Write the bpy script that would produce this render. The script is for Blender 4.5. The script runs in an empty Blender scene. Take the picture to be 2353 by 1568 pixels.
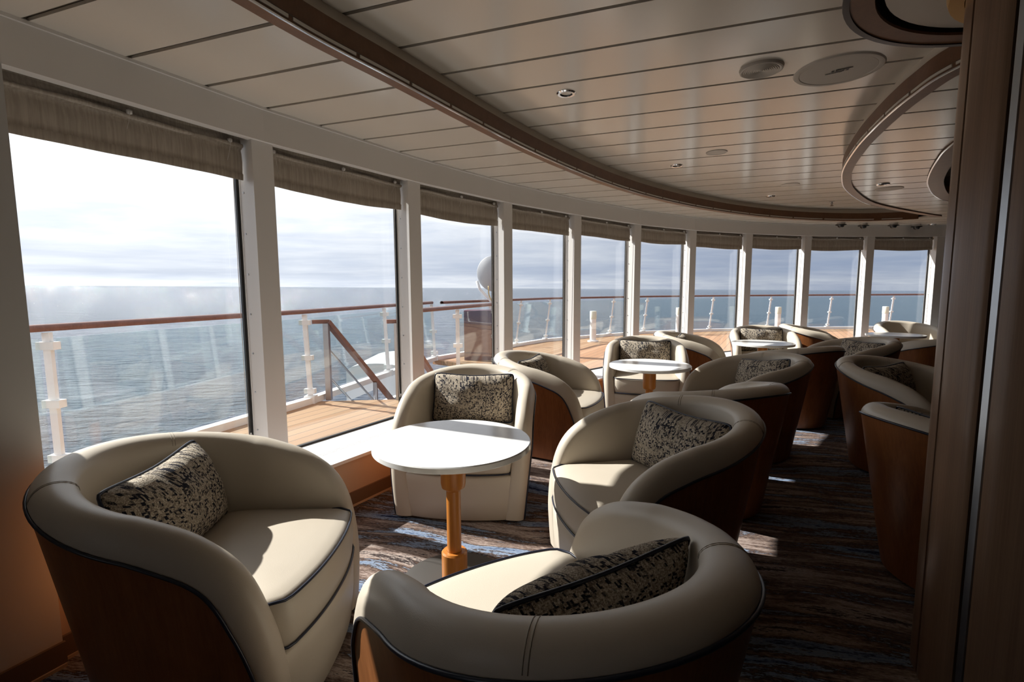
import bpy, bmesh, math, random
from mathutils import Vector, Matrix, Euler
random.seed(7)
PI = math.pi
S = bpy.context.scene
COL = S.collection

# ------------------------------------------------------------------ camera
CAM_H = 1.30
FPX = 1150.0
PITCH = math.atan(122 / FPX)
ROLL = math.radians(-0.25)
cd = bpy.data.cameras.new('camera')
cam = bpy.data.objects.new('camera', cd)
COL.objects.link(cam)
cd.sensor_fit = 'HORIZONTAL'
cd.sensor_width = 36.0
cd.lens = FPX / 2353.0 * 36.0
cd.clip_start = 0.05
cd.clip_end = 60000
Fv = Vector((0, math.cos(PITCH), -math.sin(PITCH)))
R0 = Vector((1, 0, 0))
U0 = R0.cross(Fv)
Rv = math.cos(ROLL) * R0 + math.sin(ROLL) * U0
Uv = -math.sin(ROLL) * R0 + math.cos(ROLL) * U0
m = Matrix((Rv, Uv, -Fv)).transposed().to_4x4()
m.translation = Vector((0, 0, CAM_H))
cam.matrix_world = m
S.camera = cam

# ------------------------------------------------------------------ view, world, sun
S.view_settings.view_transform = 'Standard'
S.view_settings.look = 'None'
S.view_settings.gamma = 1.0
S.view_settings.use_curve_mapping = False
S.view_settings.exposure = 0.56
S.cycles.max_bounces = 10
S.cycles.diffuse_bounces = 5
S.cycles.glossy_bounces = 4
S.cycles.transparent_max_bounces = 16
S.cycles.sample_clamp_indirect = 8.0
S.cycles.caustics_reflective = False
S.cycles.caustics_refractive = False

SUN_AZ = Vector((-0.906, 0.423, 0)).normalized()
SUN_EL = math.radians(36)
SUN_DIR = Vector((SUN_AZ.x * math.cos(SUN_EL), SUN_AZ.y * math.cos(SUN_EL), math.sin(SUN_EL)))
SUN_E = 7.6
SKY_GAIN = 1.25
sl = bpy.data.lights.new('sun', 'SUN')
sl.energy = SUN_E
sl.angle = math.radians(0.6)
sl.color = (1.0, 0.965, 0.915)
sun = bpy.data.objects.new('sun', sl)
COL.objects.link(sun)
sun.rotation_euler = (-SUN_DIR).to_track_quat('-Z', 'Y').to_euler()
sun.location = (-20, 10, 20)


class NT:
    """small helper to write node trees"""
    def __init__(self, tree):
        self.t = tree
        self.n = tree.nodes
        self.l = tree.links

    def new(self, kind, **kw):
        nd = self.n.new(kind)
        for k, v in kw.items():
            if k.startswith('i_'):
                nd.inputs[k[2:].replace('_', ' ')].default_value = v
            else:
                setattr(nd, k, v)
        return nd

    def link(self, a, b):
        self.l.new(a, b)

    def math(self, op, a, b=None, clamp=False):
        nd = self.n.new('ShaderNodeMath')
        nd.operation = op
        nd.use_clamp = clamp
        for i, v in enumerate((a, b)):
            if v is None:
                continue
            if hasattr(v, 'is_output'):
                self.l.new(v, nd.inputs[i])
            else:
                nd.inputs[i].default_value = v
        return nd.outputs[0]

    def mix(self, fac, a, b, mode='MIX'):
        nd = self.n.new('ShaderNodeMix')
        nd.data_type = 'RGBA'
        nd.blend_type = mode
        for idx, v in ((0, fac), (6, a), (7, b)):
            if hasattr(v, 'is_output'):
                self.l.new(v, nd.inputs[idx])
            else:
                if idx == 0:
                    nd.inputs[0].default_value = v
                else:
                    nd.inputs[idx].default_value = (*v[:3], 1)
        return nd.outputs[2]

    def ramp(self, fac, stops, interp='LINEAR'):
        nd = self.n.new('ShaderNodeValToRGB')
        cr = nd.color_ramp
        cr.interpolation = interp
        while len(cr.elements) > 1:
            cr.elements.remove(cr.elements[-1])
        cr.elements[0].position = stops[0][0]
        cr.elements[0].color = (*stops[0][1], 1)
        for p, c in stops[1:]:
            e = cr.elements.new(p)
            e.color = (*c, 1)
        self.l.new(fac, nd.inputs[0])
        return nd.outputs[0]

    def noise(self, vec, scale=5, detail=2, rough=0.5, dist=0.0):
        nd = self.n.new('ShaderNodeTexNoise')
        nd.inputs['Scale'].default_value = scale
        nd.inputs['Detail'].default_value = detail
        nd.inputs['Roughness'].default_value = rough
        nd.inputs['Distortion'].default_value = dist
        if vec is not None:
            self.l.new(vec, nd.inputs['Vector'])
        return nd.outputs[0]

    def mapping(self, vec, loc=(0, 0, 0), rot=(0, 0, 0), scale=(1, 1, 1)):
        nd = self.n.new('ShaderNodeMapping')
        nd.inputs['Location'].default_value = loc
        nd.inputs['Rotation'].default_value = rot
        nd.inputs['Scale'].default_value = scale
        self.l.new(vec, nd.inputs['Vector'])
        return nd.outputs[0]


def build_world():
    w = bpy.data.worlds.new('sky')
    S.world = w
    w.use_nodes = True
    T = NT(w.node_tree)
    T.n.clear()
    out = T.new('ShaderNodeOutputWorld')
    bg = T.new('ShaderNodeBackground')
    T.link(bg.outputs[0], out.inputs[0])
    tc = T.new('ShaderNodeTexCoord')
    nrm = T.new('ShaderNodeVectorMath', operation='NORMALIZE')
    T.link(tc.outputs['Generated'], nrm.inputs[0])
    sx = T.new('ShaderNodeSeparateXYZ')
    T.link(nrm.outputs[0], sx.inputs[0])
    z = sx.outputs['Z']
    # cloud sheet coordinates: direction projected on a flat layer
    den = T.math('ADD', T.math('MAXIMUM', z, 0.0), 0.07)
    cx = T.math('DIVIDE', sx.outputs['X'], den)
    cy = T.math('DIVIDE', sx.outputs['Y'], den)
    cv = T.new('ShaderNodeCombineXYZ')
    T.link(cx, cv.inputs[0])
    T.link(cy, cv.inputs[1])
    n1 = T.noise(T.mapping(cv.outputs[0], loc=(3.1, 1.7, 0), scale=(0.55, 0.75, 1)), 1.0, 6, 0.55, 0.4)
    n2 = T.noise(T.mapping(cv.outputs[0], loc=(8.0, 4.0, 0), scale=(1.6, 2.4, 1)), 1.0, 4, 0.6)
    n3 = T.noise(T.mapping(nrm.outputs[0], loc=(2.0, 5.0, 1.0), scale=(5, 5, 14)), 1.0, 5, 0.55)
    cl = T.math('ADD', T.math('ADD', T.math('MULTIPLY', n1, 0.42), T.math('MULTIPLY', n2, 0.18)), T.math('MULTIPLY', n3, 0.40))
    # how near the sun's side
    dt = T.new('ShaderNodeVectorMath', operation='DOT_PRODUCT')
    T.link(nrm.outputs[0], dt.inputs[0])
    dt.inputs[1].default_value = SUN_DIR
    glow = T.ramp(dt.outputs['Value'], [(0.0, (0, 0, 0)), (0.9, (1, 1, 1))])
    cloud_col = T.ramp(cl, [(0.28, (0.56, 0.61, 0.72)), (0.42, (0.68, 0.715, 0.785)), (0.55, (0.86, 0.865, 0.88))])
    dark_col = T.ramp(cl, [(0.30, (0.19, 0.225, 0.305)), (0.46, (0.265, 0.29, 0.355)), (0.62, (0.38, 0.40, 0.44))])
    col = T.mix(glow, dark_col, cloud_col)
    # low band of blue-grey cloud and a pale strip on the horizon
    band = T.ramp(z, [(0.0, (0.25, 0.25, 0.25)), (0.012, (0.25, 0.25, 0.25)), (0.028, (1, 1, 1)), (0.06, (0.75, 0.75, 0.75)), (0.16, (0, 0, 0))])
    bn = T.noise(T.mapping(nrm.outputs[0], scale=(3, 3, 40)), 1.0, 4, 0.6)
    bandf = T.math('MULTIPLY', band, T.ramp(bn, [(0.3, (0.45, 0.45, 0.45)), (0.6, (1, 1, 1))]), True)
    lowc = T.mix(glow, (0.17, 0.215, 0.31), (0.43, 0.465, 0.545))
    col = T.mix(T.math('MULTIPLY', bandf, 0.85), col, lowc)
    T.link(col, bg.inputs[0])
    # thin bright veil round the sun's direction
    st = T.ramp(dt.outputs['Value'], [(0.0, (0.92, 0.92, 0.92)), (0.55, (1.0, 1.0, 1.0)), (0.8, (1.0, 1.0, 1.0)), (1.0, (1.15, 1.15, 1.15))])
    T.link(T.math('MULTIPLY', st, SKY_GAIN), bg.inputs[1])


build_world()

# ------------------------------------------------------------------ materials
MATS = {}


def principled(name, base=(0.8, 0.8, 0.8), rough=0.5, metal=0.0, spec=0.5, **kw):
    mt = bpy.data.materials.new(name)
    mt.use_nodes = True
    T = NT(mt.node_tree)
    p = mt.node_tree.nodes['Principled BSDF']
    p.inputs['Base Color'].default_value = (*base, 1)
    p.inputs['Roughness'].default_value = rough
    p.inputs['Metallic'].default_value = metal
    p.inputs['Specular IOR Level'].default_value = spec
    for k, v in kw.items():
        p.inputs[k.replace('_', ' ')].default_value = v
    MATS[name] = mt
    return mt, T, p


def bump(T, p, h, strength=0.3, dist=0.002):
    b = T.new('ShaderNodeBump')
    b.inputs['Strength'].default_value = strength
    b.inputs['Distance'].default_value = dist
    T.link(h, b.inputs['Height'])
    T.link(b.outputs[0], p.inputs['Normal'])


def objco(T):
    return T.new('ShaderNodeTexCoord').outputs['Object']


def mk_materials():
    # leather
    mt, T, p = principled('leather', (0.50, 0.435, 0.335), 0.42, spec=0.45)
    co = objco(T)
    n = T.noise(co, 3.0, 3, 0.5)
    T.link(T.ramp(n, [(0.3, (0.495, 0.436, 0.355)), (0.7, (0.535, 0.474, 0.39))]), p.inputs['Base Color'])
    v = T.new('ShaderNodeTexVoronoi')
    v.inputs['Scale'].default_value = 420
    T.link(co, v.inputs['Vector'])
    h = T.math('ADD', T.math('MULTIPLY', v.outputs[0], 0.6), T.math('MULTIPLY', T.noise(co, 18, 3), 0.5))
    bump(T, p, h, 0.12, 0.002)
    # stitching thread / seam
    principled('thread', (0.30, 0.26, 0.20), 0.6)
    principled('navy_piping', (0.012, 0.016, 0.032), 0.32, spec=0.5)
    principled('plinth_black', (0.012, 0.011, 0.010), 0.6)

    # veneers
    def wood(name, dark, mid, light, rough=0.38, sc=(9, 9, 0.7), spec=0.4):
        mt, T, p = principled(name, mid, rough, spec=spec)
        co = objco(T)
        big = T.noise(T.mapping(co, scale=sc), 1.0, 4, 0.6, 1.2)
        fine = T.noise(T.mapping(co, scale=(sc[0] * 14, sc[1] * 14, sc[2] * 5)), 1.0, 3, 0.6)
        f = T.math('ADD', T.math('MULTIPLY', big, 0.62), T.math('MULTIPLY', fine, 0.38))
        T.link(T.ramp(f, [(0.28, dark), (0.5, mid), (0.72, light)]), p.inputs['Base Color'])
        bump(T, p, fine, 0.05, 0.001)
        return mt
    wood('walnut', (0.15, 0.050, 0.016), (0.24, 0.086, 0.027), (0.33, 0.126, 0.042))
    wood('cherry', (0.33, 0.105, 0.016), (0.46, 0.165, 0.028), (0.56, 0.23, 0.045), 0.35, (14, 14, 0.9))
    wood('column_veneer', (0.16, 0.092, 0.056), (0.215, 0.128, 0.078), (0.27, 0.165, 0.105), 0.33, (22, 22, 0.5))
    wood('fascia_wood', (0.11, 0.050, 0.024), (0.145, 0.066, 0.032), (0.18, 0.086, 0.043), 0.42, (8, 8, 8))

    # tweed
    mt, T, p = principled('tweed', (0.5, 0.45, 0.37), 0.95, spec=0.1)
    co = objco(T)
    wv = T.new('ShaderNodeTexNoise')
    wv.inputs['Scale'].default_value = 40
    T.link(co, wv.inputs['Vector'])
    dv = T.new('ShaderNodeVectorMath', operation='MULTIPLY_ADD')
    T.link(wv.outputs['Color'], dv.inputs[0])
    dv.inputs[1].default_value = (0.0035, 0.0035, 0.0035)
    T.link(co, dv.inputs[2])
    sp = T.new('ShaderNodeSeparateXYZ')
    # run the weave round the bulge of the cushion
    sk = T.new('ShaderNodeSeparateXYZ')
    T.link(dv.outputs[0], sk.inputs[0])
    cb0 = T.new('ShaderNodeCombineXYZ')
    T.link(T.math('ADD', sk.outputs['X'], T.math('MULTIPLY', sk.outputs['Y'], 0.25)), cb0.inputs[0])
    T.link(T.math('ADD', sk.outputs['Z'], T.math('MULTIPLY', sk.outputs['Y'], 0.85)), cb0.inputs[2])
    T.link(cb0.outputs[0], sp.inputs[0])

    def cells(fx, fz, seed):
        a = T.math('FLOOR', T.math('MULTIPLY', sp.outputs['X'], fx))
        b = T.math('FLOOR', T.math('MULTIPLY', sp.outputs['Z'], fz))
        cb = T.new('ShaderNodeCombineXYZ')
        T.link(a, cb.inputs[0])
        T.link(b, cb.inputs[1])
        cb.inputs[2].default_value = seed
        wn = T.new('ShaderNodeTexWhiteNoise', noise_dimensions='3D')
        T.link(cb.outputs[0], wn.inputs['Vector'])
        w1 = T.new('ShaderNodeTexWhiteNoise', noise_dimensions='1D')
        T.link(T.math('ADD', a, seed * 7.3), w1.inputs['W'])
        w2 = T.new('ShaderNodeTexWhiteNoise', noise_dimensions='1D')
        T.link(T.math('ADD', b, seed * 3.1), w2.inputs['W'])
        return wn.outputs[0], w1.outputs[0], w2.outputs[0]
    patch = T.noise(co, 10, 2, 0.5)
    a1, a2, a3 = cells(105, 190, 1.0)
    b1, b2, b3 = cells(210, 100, 2.0)
    fine = T.noise(T.mapping(co, scale=(260, 260, 260)), 1.0, 2, 0.6)
    ja = T.math('ADD', T.math('ADD', T.math('MULTIPLY', a1, 0.72), T.math('MULTIPLY', a3, 0.16)), T.math('MULTIPLY', patch, 0.24))
    jb = T.math('ADD', T.math('ADD', T.math('MULTIPLY', b1, 0.72), T.math('MULTIPLY', b2, 0.16)), T.math('MULTIPLY', patch, 0.24))
    dk2 = T.math('ADD', T.math('MAXIMUM', ja, jb), T.math('MULTIPLY', T.math('SUBTRACT', fine, 0.5), 0.35))
    base = T.ramp(fine, [(0.34, (0.17, 0.14, 0.115)), (0.46, (0.36, 0.305, 0.235)), (0.56, (0.52, 0.455, 0.365)), (0.66, (0.70, 0.645, 0.56))])
    c = T.mix(T.ramp(dk2, [(0.76, (0, 0, 0)), (0.85, (1, 1, 1))]), base, (0.020, 0.021, 0.032))
    T.link(c, p.inputs['Base Color'])
    bump(T, p, T.math('SUBTRACT', fine, T.math('MULTIPLY', dk2, 0.4)), 0.9, 0.005)

    # stone table top
    mt, T, p = principled('quartz', (0.80, 0.80, 0.79), 0.16, spec=0.5)
    co = objco(T)
    n = T.noise(co, 5, 5, 0.6, 0.8)
    T.link(T.ramp(n, [(0.35, (0.76, 0.76, 0.755)), (0.5, (0.81, 0.81, 0.80)), (0.65, (0.79, 0.79, 0.775))]), p.inputs['Base Color'])

    # paints
    principled('white_paint', (0.68, 0.66, 0.635), 0.42)
    principled('white_enamel', (0.80, 0.80, 0.80), 0.35)
    mt, T, p = principled('tan_wall', (0.56, 0.41, 0.295), 0.55)
    mt, T, p = principled('ceiling_white', (0.60, 0.56, 0.50), 0.20, spec=0.75)
    co = objco(T)
    bump(T, p, T.noise(T.mapping(co, rot=(0, 0, math.radians(20)), scale=(0.8, 4.0, 1)), 1.0, 2), 0.04, 0.02)
    principled('groove', (0.16, 0.14, 0.115), 0.6)
    principled('cove_paint', (0.62, 0.56, 0.48), 0.6)
    principled('baseboard_brown', (0.17, 0.105, 0.065), 0.45)
    principled('baseboard_edge', (0.55, 0.40, 0.27), 0.5)
    principled('dark_wall', (0.055, 0.032, 0.022), 0.6)
    principled('chrome', (0.72, 0.72, 0.73), 0.16, 1.0)
    principled('brushed_steel', (0.42, 0.43, 0.45), 0.32, 1.0)
    principled('dark_metal', (0.10, 0.10, 0.11), 0.25, 0.8)
    principled('brass', (0.62, 0.36, 0.10), 0.38, 0.7)
    principled('black_rubber', (0.008, 0.008, 0.008), 0.5)
    principled('base_grey', (0.055, 0.05, 0.045), 0.45)
    principled('black_plastic', (0.01, 0.01, 0.01), 0.3)
    principled('grille_white', (0.50, 0.465, 0.42), 0.6)
    principled('logo_grey', (0.09, 0.085, 0.08), 0.4)
    principled('maroon', (0.10, 0.034, 0.055), 0.5)
    principled('lamp_glass', (0.70, 0.72, 0.62), 0.35)
    principled('dish_shaded', (0.40, 0.41, 0.43), 0.5)  # shade on the dish is put into its grey base colour
    principled('deck_paint', (0.50, 0.51, 0.52), 0.5)
    principled('cable_yellow', (0.55, 0.42, 0.20), 0.5)

    # blind cloth
    mt, T, p = principled('blind_cloth', (0.22, 0.19, 0.155), 0.9, spec=0.1)
    co = objco(T)
    n = T.noise(T.mapping(co, scale=(110, 110, 3)), 1.0, 2, 0.5)
    T.link(T.ramp(n, [(0.35, (0.36, 0.318, 0.265)), (0.65, (0.47, 0.42, 0.36))]), p.inputs['Base Color'])
    tr = T.new('ShaderNodeBsdfTranslucent')
    tr.inputs[0].default_value = (0.30, 0.25, 0.19, 1)
    mx = T.new('ShaderNodeMixShader')
    mx.inputs[0].default_value = 0.10
    T.link(p.outputs[0], mx.inputs[1])
    T.link(tr.outputs[0], mx.inputs[2])
    T.link(mx.outputs[0], mt.node_tree.nodes['Material Output'].inputs[0])
    bump(T, p, n, 0.3, 0.002)
    principled('cord_white', (0.55, 0.53, 0.50), 0.6)

    # carpet
    mt, T, p = principled('carpet', (0.2, 0.15, 0.12), 0.95, spec=0.08)
    co = objco(T)
    w1 = T.noise(T.mapping(co, scale=(0.9, 0.9, 1)), 1.0, 2, 0.5)
    wob = T.new('ShaderNodeCombineXYZ')
    T.link(T.math('MULTIPLY', w1, 0.35), wob.inputs[1])
    va = T.new('ShaderNodeVectorMath', operation='ADD')
    T.link(T.mapping(co, rot=(0, 0, math.radians(16))), va.inputs[0])
    T.link(wob.outputs[0], va.inputs[1])
    st1 = T.noise(T.mapping(va.outputs[0], scale=(0.75, 6.0, 1)), 1.0, 5, 0.62, 0.25)
    st2 = T.noise(T.mapping(va.outputs[0], loc=(4.2, 7.7, 0), scale=(1.6, 16.0, 1)), 1.0, 5, 0.7, 0.2)
    fleck = T.noise(T.mapping(va.outputs[0], scale=(38, 150, 1)), 1.0, 3, 0.7)
    f = T.math('ADD', T.math('ADD', T.math('MULTIPLY', st1, 0.52), T.math('MULTIPLY', st2, 0.30)), T.math('MULTIPLY', fleck, 0.18))
    c = T.ramp(f, [(0.36, (0.012, 0.015, 0.032)), (0.405, (0.02, 0.03, 0.075)), (0.43, (0.15, 0.205, 0.31)),
                   (0.462, (0.24, 0.29, 0.37)), (0.478, (0.028, 0.022, 0.024)), (0.50, (0.10, 0.066, 0.052)),
                   (0.535, (0.23, 0.175, 0.15)), (0.57, (0.40, 0.33, 0.29)), (0.595, (0.022, 0.020, 0.024)), (0.63, (0.09, 0.058, 0.045))])
    T.link(c, p.inputs['Base Color'])
    bump(T, p, T.noise(co, 420, 2), 0.5, 0.004)

    # teak deck
    mt, T, p = principled('teak_deck', (0.4, 0.25, 0.14), 0.65, spec=0.3)
    co = objco(T)
    mp = T.mapping(co, rot=(0, 0, math.radians(28)))
    sp = T.new('ShaderNodeSeparateXYZ')
    T.link(mp, sp.inputs[0])
    fr = T.math('FRACT', T.math('DIVIDE', sp.outputs['X'], 0.14))
    seam = T.math('LESS_THAN', fr, 0.06)
    idx = T.math('FLOOR', T.math('DIVIDE', sp.outputs['X'], 0.14))
    wn = T.new('ShaderNodeTexWhiteNoise', noise_dimensions='1D')
    T.link(idx, wn.inputs['W'])
    plank = T.ramp(wn.outputs[0], [(0.0, (0.29, 0.150, 0.075)), (0.5, (0.34, 0.185, 0.098)), (1.0, (0.38, 0.225, 0.13))])
    gr = T.noise(T.mapping(mp, scale=(60, 2.5, 1)), 1.0, 3)
    plank = T.mix(T.math('MULTIPLY', gr, 0.25), plank, (0.48, 0.34, 0.23))
    T.link(T.mix(seam, plank, (0.10, 0.075, 0.06)), p.inputs['Base Color'])
    wood('rail_wood', (0.12, 0.052, 0.038), (0.17, 0.075, 0.055), (0.22, 0.10, 0.072), 0.4, (8, 8, 8))

    # glass: clear transmission with a mirror share that follows the viewing angle
    def glass(name, tint, refl=1.0):
        mt = bpy.data.materials.new(name)
        mt.use_nodes = True
        T = NT(mt.node_tree)
        T.n.clear()
        out = T.new('ShaderNodeOutputMaterial')
        fr = T.new('ShaderNodeFresnel')
        geo = T.new('ShaderNodeNewGeometry')
        T.link(T.math('SUBTRACT', 1.5, T.math('MULTIPLY', geo.outputs['Backfacing'], 1.5 - 1 / 1.5)), fr.inputs[0])
        tr = T.new('ShaderNodeBsdfTransparent')
        tr.inputs[0].default_value = (*tint, 1)
        gl = T.new('ShaderNodeBsdfGlossy')
        gl.inputs['Roughness'].default_value = 0.0
        gl.inputs[0].default_value = (1, 1, 1, 1)
        mx = T.new('ShaderNodeMixShader')
        T.link(T.math('MULTIPLY', fr.outputs[0], refl), mx.inputs[0])
        T.link(tr.outputs[0], mx.inputs[1])
        T.link(gl.outputs[0], mx.inputs[2])
        T.link(mx.outputs[0], out.inputs[0])
        MATS[name] = mt
    glass('window_glass', (0.97, 0.98, 0.98), 0.8)
    glass('rail_glass', (0.90, 0.945, 0.94), 0.8)

    # sea
    mt, T, p = principled('sea_water', (0.026, 0.055, 0.092), 0.08, spec=0.5)
    co = objco(T)
    m1 = T.noise(T.mapping(co, rot=(0, 0, 0.5), scale=(0.03, 0.07, 1)), 1.0, 6, 0.62)
    m2 = T.noise(T.mapping(co, rot=(0, 0, -0.3), scale=(0.22, 0.5, 1)), 1.0, 5, 0.6)
    m3 = T.noise(T.mapping(co, rot=(0, 0, 0.25), scale=(1.4, 3.0, 1)), 1.0, 4, 0.65)
    h = T.math('ADD', T.math('ADD', T.math('MULTIPLY', m1, 7.0), T.math('MULTIPLY', m2, 3.6)), T.math('MULTIPLY', m3, 0.55))
    bump(T, p, h, 1.0, 1.0)


mk_materials()
M = MATS

# ------------------------------------------------------------------ mesh helpers


def obj(name, verts, faces, mat, parent=None, smooth=False, matidx=None):
    me = bpy.data.meshes.new(name)
    me.from_pydata([tuple(v) for v in verts], [], faces)
    mats = mat if isinstance(mat, (list, tuple)) else [mat]
    for mm in mats:
        me.materials.append(M[mm] if isinstance(mm, str) else mm)
    if matidx:
        for i, k in enumerate(matidx):
            me.polygons[i].material_index = k
    bm = bmesh.new()
    bm.from_mesh(me)
    bmesh.ops.recalc_face_normals(bm, faces=bm.faces)
    bm.to_mesh(me)
    bm.free()
    if smooth:
        for pl in me.polygons:
            pl.use_smooth = True
    me.update()
    o = bpy.data.objects.new(name, me)
    COL.objects.link(o)
    if parent is not None:
        o.parent = parent
    return o


class MB:
    def __init__(self):
        self.v = []
        self.f = []

    def add(self, vs, fs):
        b = len(self.v)
        self.v += [tuple(p) for p in vs]
        self.f += [tuple(b + i for i in q) for q in fs]

    def box(self, x0, x1, y0, y1, z0, z1, mat=None):
        vs = [Vector((x, y, z)) for z in (z0, z1) for y in (y0, y1) for x in (x0, x1)]
        if mat is not None:
            vs = [mat @ p for p in vs]
        self.add(vs, [(0, 2, 3, 1), (4, 5, 7, 6), (0, 1, 5, 4), (2, 6, 7, 3), (0, 4, 6, 2), (1, 3, 7, 5)])

    def prism(self, pts, z0, z1):
        n = len(pts)
        vs = [(p[0], p[1], z0) for p in pts] + [(p[0], p[1], z1) for p in pts]
        fs = [tuple(range(n))[::-1], tuple(range(n, 2 * n))]
        fs += [(i, (i + 1) % n, n + (i + 1) % n, n + i) for i in range(n)]
        self.add(vs, fs)

    def tube(self, pts, r, seg=8, closed=False, caps=True):
        pts = [Vector(p) for p in pts]
        n = len(pts)
        vs = []
        up = Vector((0, 0, 1))
        prev = None
        for i, p in enumerate(pts):
            if closed:
                t = pts[(i + 1) % n] - pts[i - 1]
            else:
                t = pts[min(i + 1, n - 1)] - pts[max(i - 1, 0)]
            t.normalize()
            if prev is None:
                a = t.cross(up)
                if a.length < 1e-3:
                    a = t.cross(Vector((1, 0, 0)))
            else:
                a = prev - t * prev.dot(t)
                if a.length < 1e-4:
                    a = t.cross(up)
            a.normalize()
            prev = a
            b = t.cross(a)
            rr = r[i] if isinstance(r, (list, tuple)) else r
            for k in range(seg):
                an = 2 * PI * k / seg
                vs.append(p + (a * math.cos(an) + b * math.sin(an)) * rr)
        fs = []
        m_ = n if closed else n - 1
        for i in range(m_):
            for k in range(seg):
                j = (i + 1) % n
                fs.append((i * seg + k, i * seg + (k + 1) % seg, j * seg + (k + 1) % seg, j * seg + k))
        if not closed and caps:
            fs.append(tuple(range(seg))[::-1])
            fs.append(tuple(range((n - 1) * seg, n * seg)))
        self.add(vs, fs)

    def lathe(self, prof, seg=40, c=(0, 0, 0), cap=False):
        vs = []
        for r, z in prof:
            for k in range(seg):
                a = 2 * PI * k / seg
                vs.append((c[0] + r * math.cos(a), c[1] + r * math.sin(a), c[2] + z))
        fs = []
        n = len(prof)
        for i in range(n - 1):
            for k in range(seg):
                fs.append((i * seg + k, i * seg + (k + 1) % seg, (i + 1) * seg + (k + 1) % seg, (i + 1) * seg + k))
        if cap and prof[0][0] > 1e-6:
            fs.append(tuple(range(seg))[::-1])
        if cap and prof[-1][0] > 1e-6:
            fs.append(tuple(range((n - 1) * seg, n * seg)))
        self.add(vs, fs)

    def bar(self, a, b, w, h, up=(0, 0, 1)):
        a, b = Vector(a), Vector(b)
        t = (b - a).normalized()
        s = t.cross(Vector(up))
        if s.length < 1e-4:
            s = t.cross(Vector((1, 0, 0)))
        s.normalize()
        u = s.cross(t).normalized()
        vs = []
        for p in (a, b):
            for i, j in ((-1, -1), (1, -1), (1, 1), (-1, 1)):
                vs.append(p + s * (i * w / 2) + u * (j * h / 2))
        self.add(vs, [(3, 2, 1, 0), (4, 5, 6, 7), (0, 1, 5, 4), (1, 2, 6, 5), (2, 3, 7, 6), (3, 0, 4, 7)])

    def strip(self, rows):
        """rows of equal length -> quad grid"""
        n = len(rows[0])
        b = len(self.v)
        for r in rows:
            self.v += [tuple(p) for p in r]
        for i in range(len(rows) - 1):
            for k in range(n - 1):
                self.f.append((b + i * n + k, b + i * n + k + 1, b + (i + 1) * n + k + 1, b + (i + 1) * n + k))

    def build(self, name, mat, parent=None, smooth=False):
        return obj(name, self.v, self.f, mat, parent, smooth)


def autosmooth(o, ang=35):
    """smooth shading with hard edges kept where the surface turns sharply"""
    me = o.data
    for pl in me.polygons:
        pl.use_smooth = True
    bm = bmesh.new()
    bm.from_mesh(me)
    for e in bm.edges:
        if len(e.link_faces) == 2 and e.calc_face_angle(0) > math.radians(ang):
            e.smooth = False
    bm.to_mesh(me)
    bm.free()
    return o


def tag(o, label=None, cat=None, group=None, kind=None):
    if label:
        o['label'] = label
    if cat:
        o['category'] = cat
    if group:
        o['group'] = group
    if kind:
        o['kind'] = kind
    return o


def empty(name, loc=(0, 0, 0), rz=0.0):
    o = bpy.data.objects.new(name, None)
    o.empty_display_size = 0.1
    COL.objects.link(o)
    o.location = loc
    o.rotation_euler = (0, 0, rz)
    return o


KIDS = {}


def copy_tree(o, parent=None):
    c = o.copy()
    COL.objects.link(c)
    if parent is not None:
        c.parent = parent
    for ch in [x for x in list(bpy.data.objects) if x.parent is o]:
        copy_tree(ch, c)
    return c


def catmull(pts, n=8, closed=False):
    P = [Vector(p) for p in pts]
    out = []
    N = len(P)
    rng = range(N if closed else N - 1)
    for i in rng:
        if closed:
            a, b, c, d = P[i - 1], P[i], P[(i + 1) % N], P[(i + 2) % N]
        else:
            a, b, c, d = P[max(i - 1, 0)], P[i], P[i + 1], P[min(i + 2, N - 1)]
        for k in range(n):
            t = k / n
            out.append(0.5 * ((2 * b) + (c - a) * t + (2 * a - 5 * b + 4 * c - d) * t * t + (3 * b - a - 3 * c + d) * t ** 3))
    if not closed:
        out.append(P[-1])
    return out


def offset2(pts, d, closed=False):
    """offset a plan polyline to its left by d"""
    out = []
    n = len(pts)
    for i in range(n):
        if closed:
            a, b = pts[i - 1], pts[(i + 1) % n]
        else:
            a, b = pts[max(i - 1, 0)], pts[min(i + 1, n - 1)]
        t = Vector((b[0] - a[0], b[1] - a[1]))
        if t.length < 1e-9:
            t = Vector((1, 0))
        t.normalize()
        out.append(Vector((pts[i][0] - t.y * d, pts[i][1] + t.x * d, 0)))
    return out


# ------------------------------------------------------------------ window wall plan
MR = [(-1.797, 1.86), (-1.315, 2.856), (-0.689, 3.881), (0.008, 4.82), (0.773, 5.642), (1.651, 6.477),
      (2.598, 7.143), (3.624, 7.64), (4.73, 8.005), (5.804, 8.118), (6.95, 8.15)]
MW = 0.125
ZS, ZH, ZC = 0.305, 2.09, 2.265          # sill, header underside, outer ceiling
ZU = 2.42                                # raised ceiling
mull = []                                # (left, right, outward)
for i, r in enumerate(MR):
    a = Vector(MR[max(i - 1, 0)])
    b = Vector(MR[min(i + 1, len(MR) - 1)])
    t = (b - a).normalized()
    o = Vector((-t.y, t.x))
    R_ = Vector(r)
    mull.append((R_ - t * MW, R_, o, t))
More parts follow.
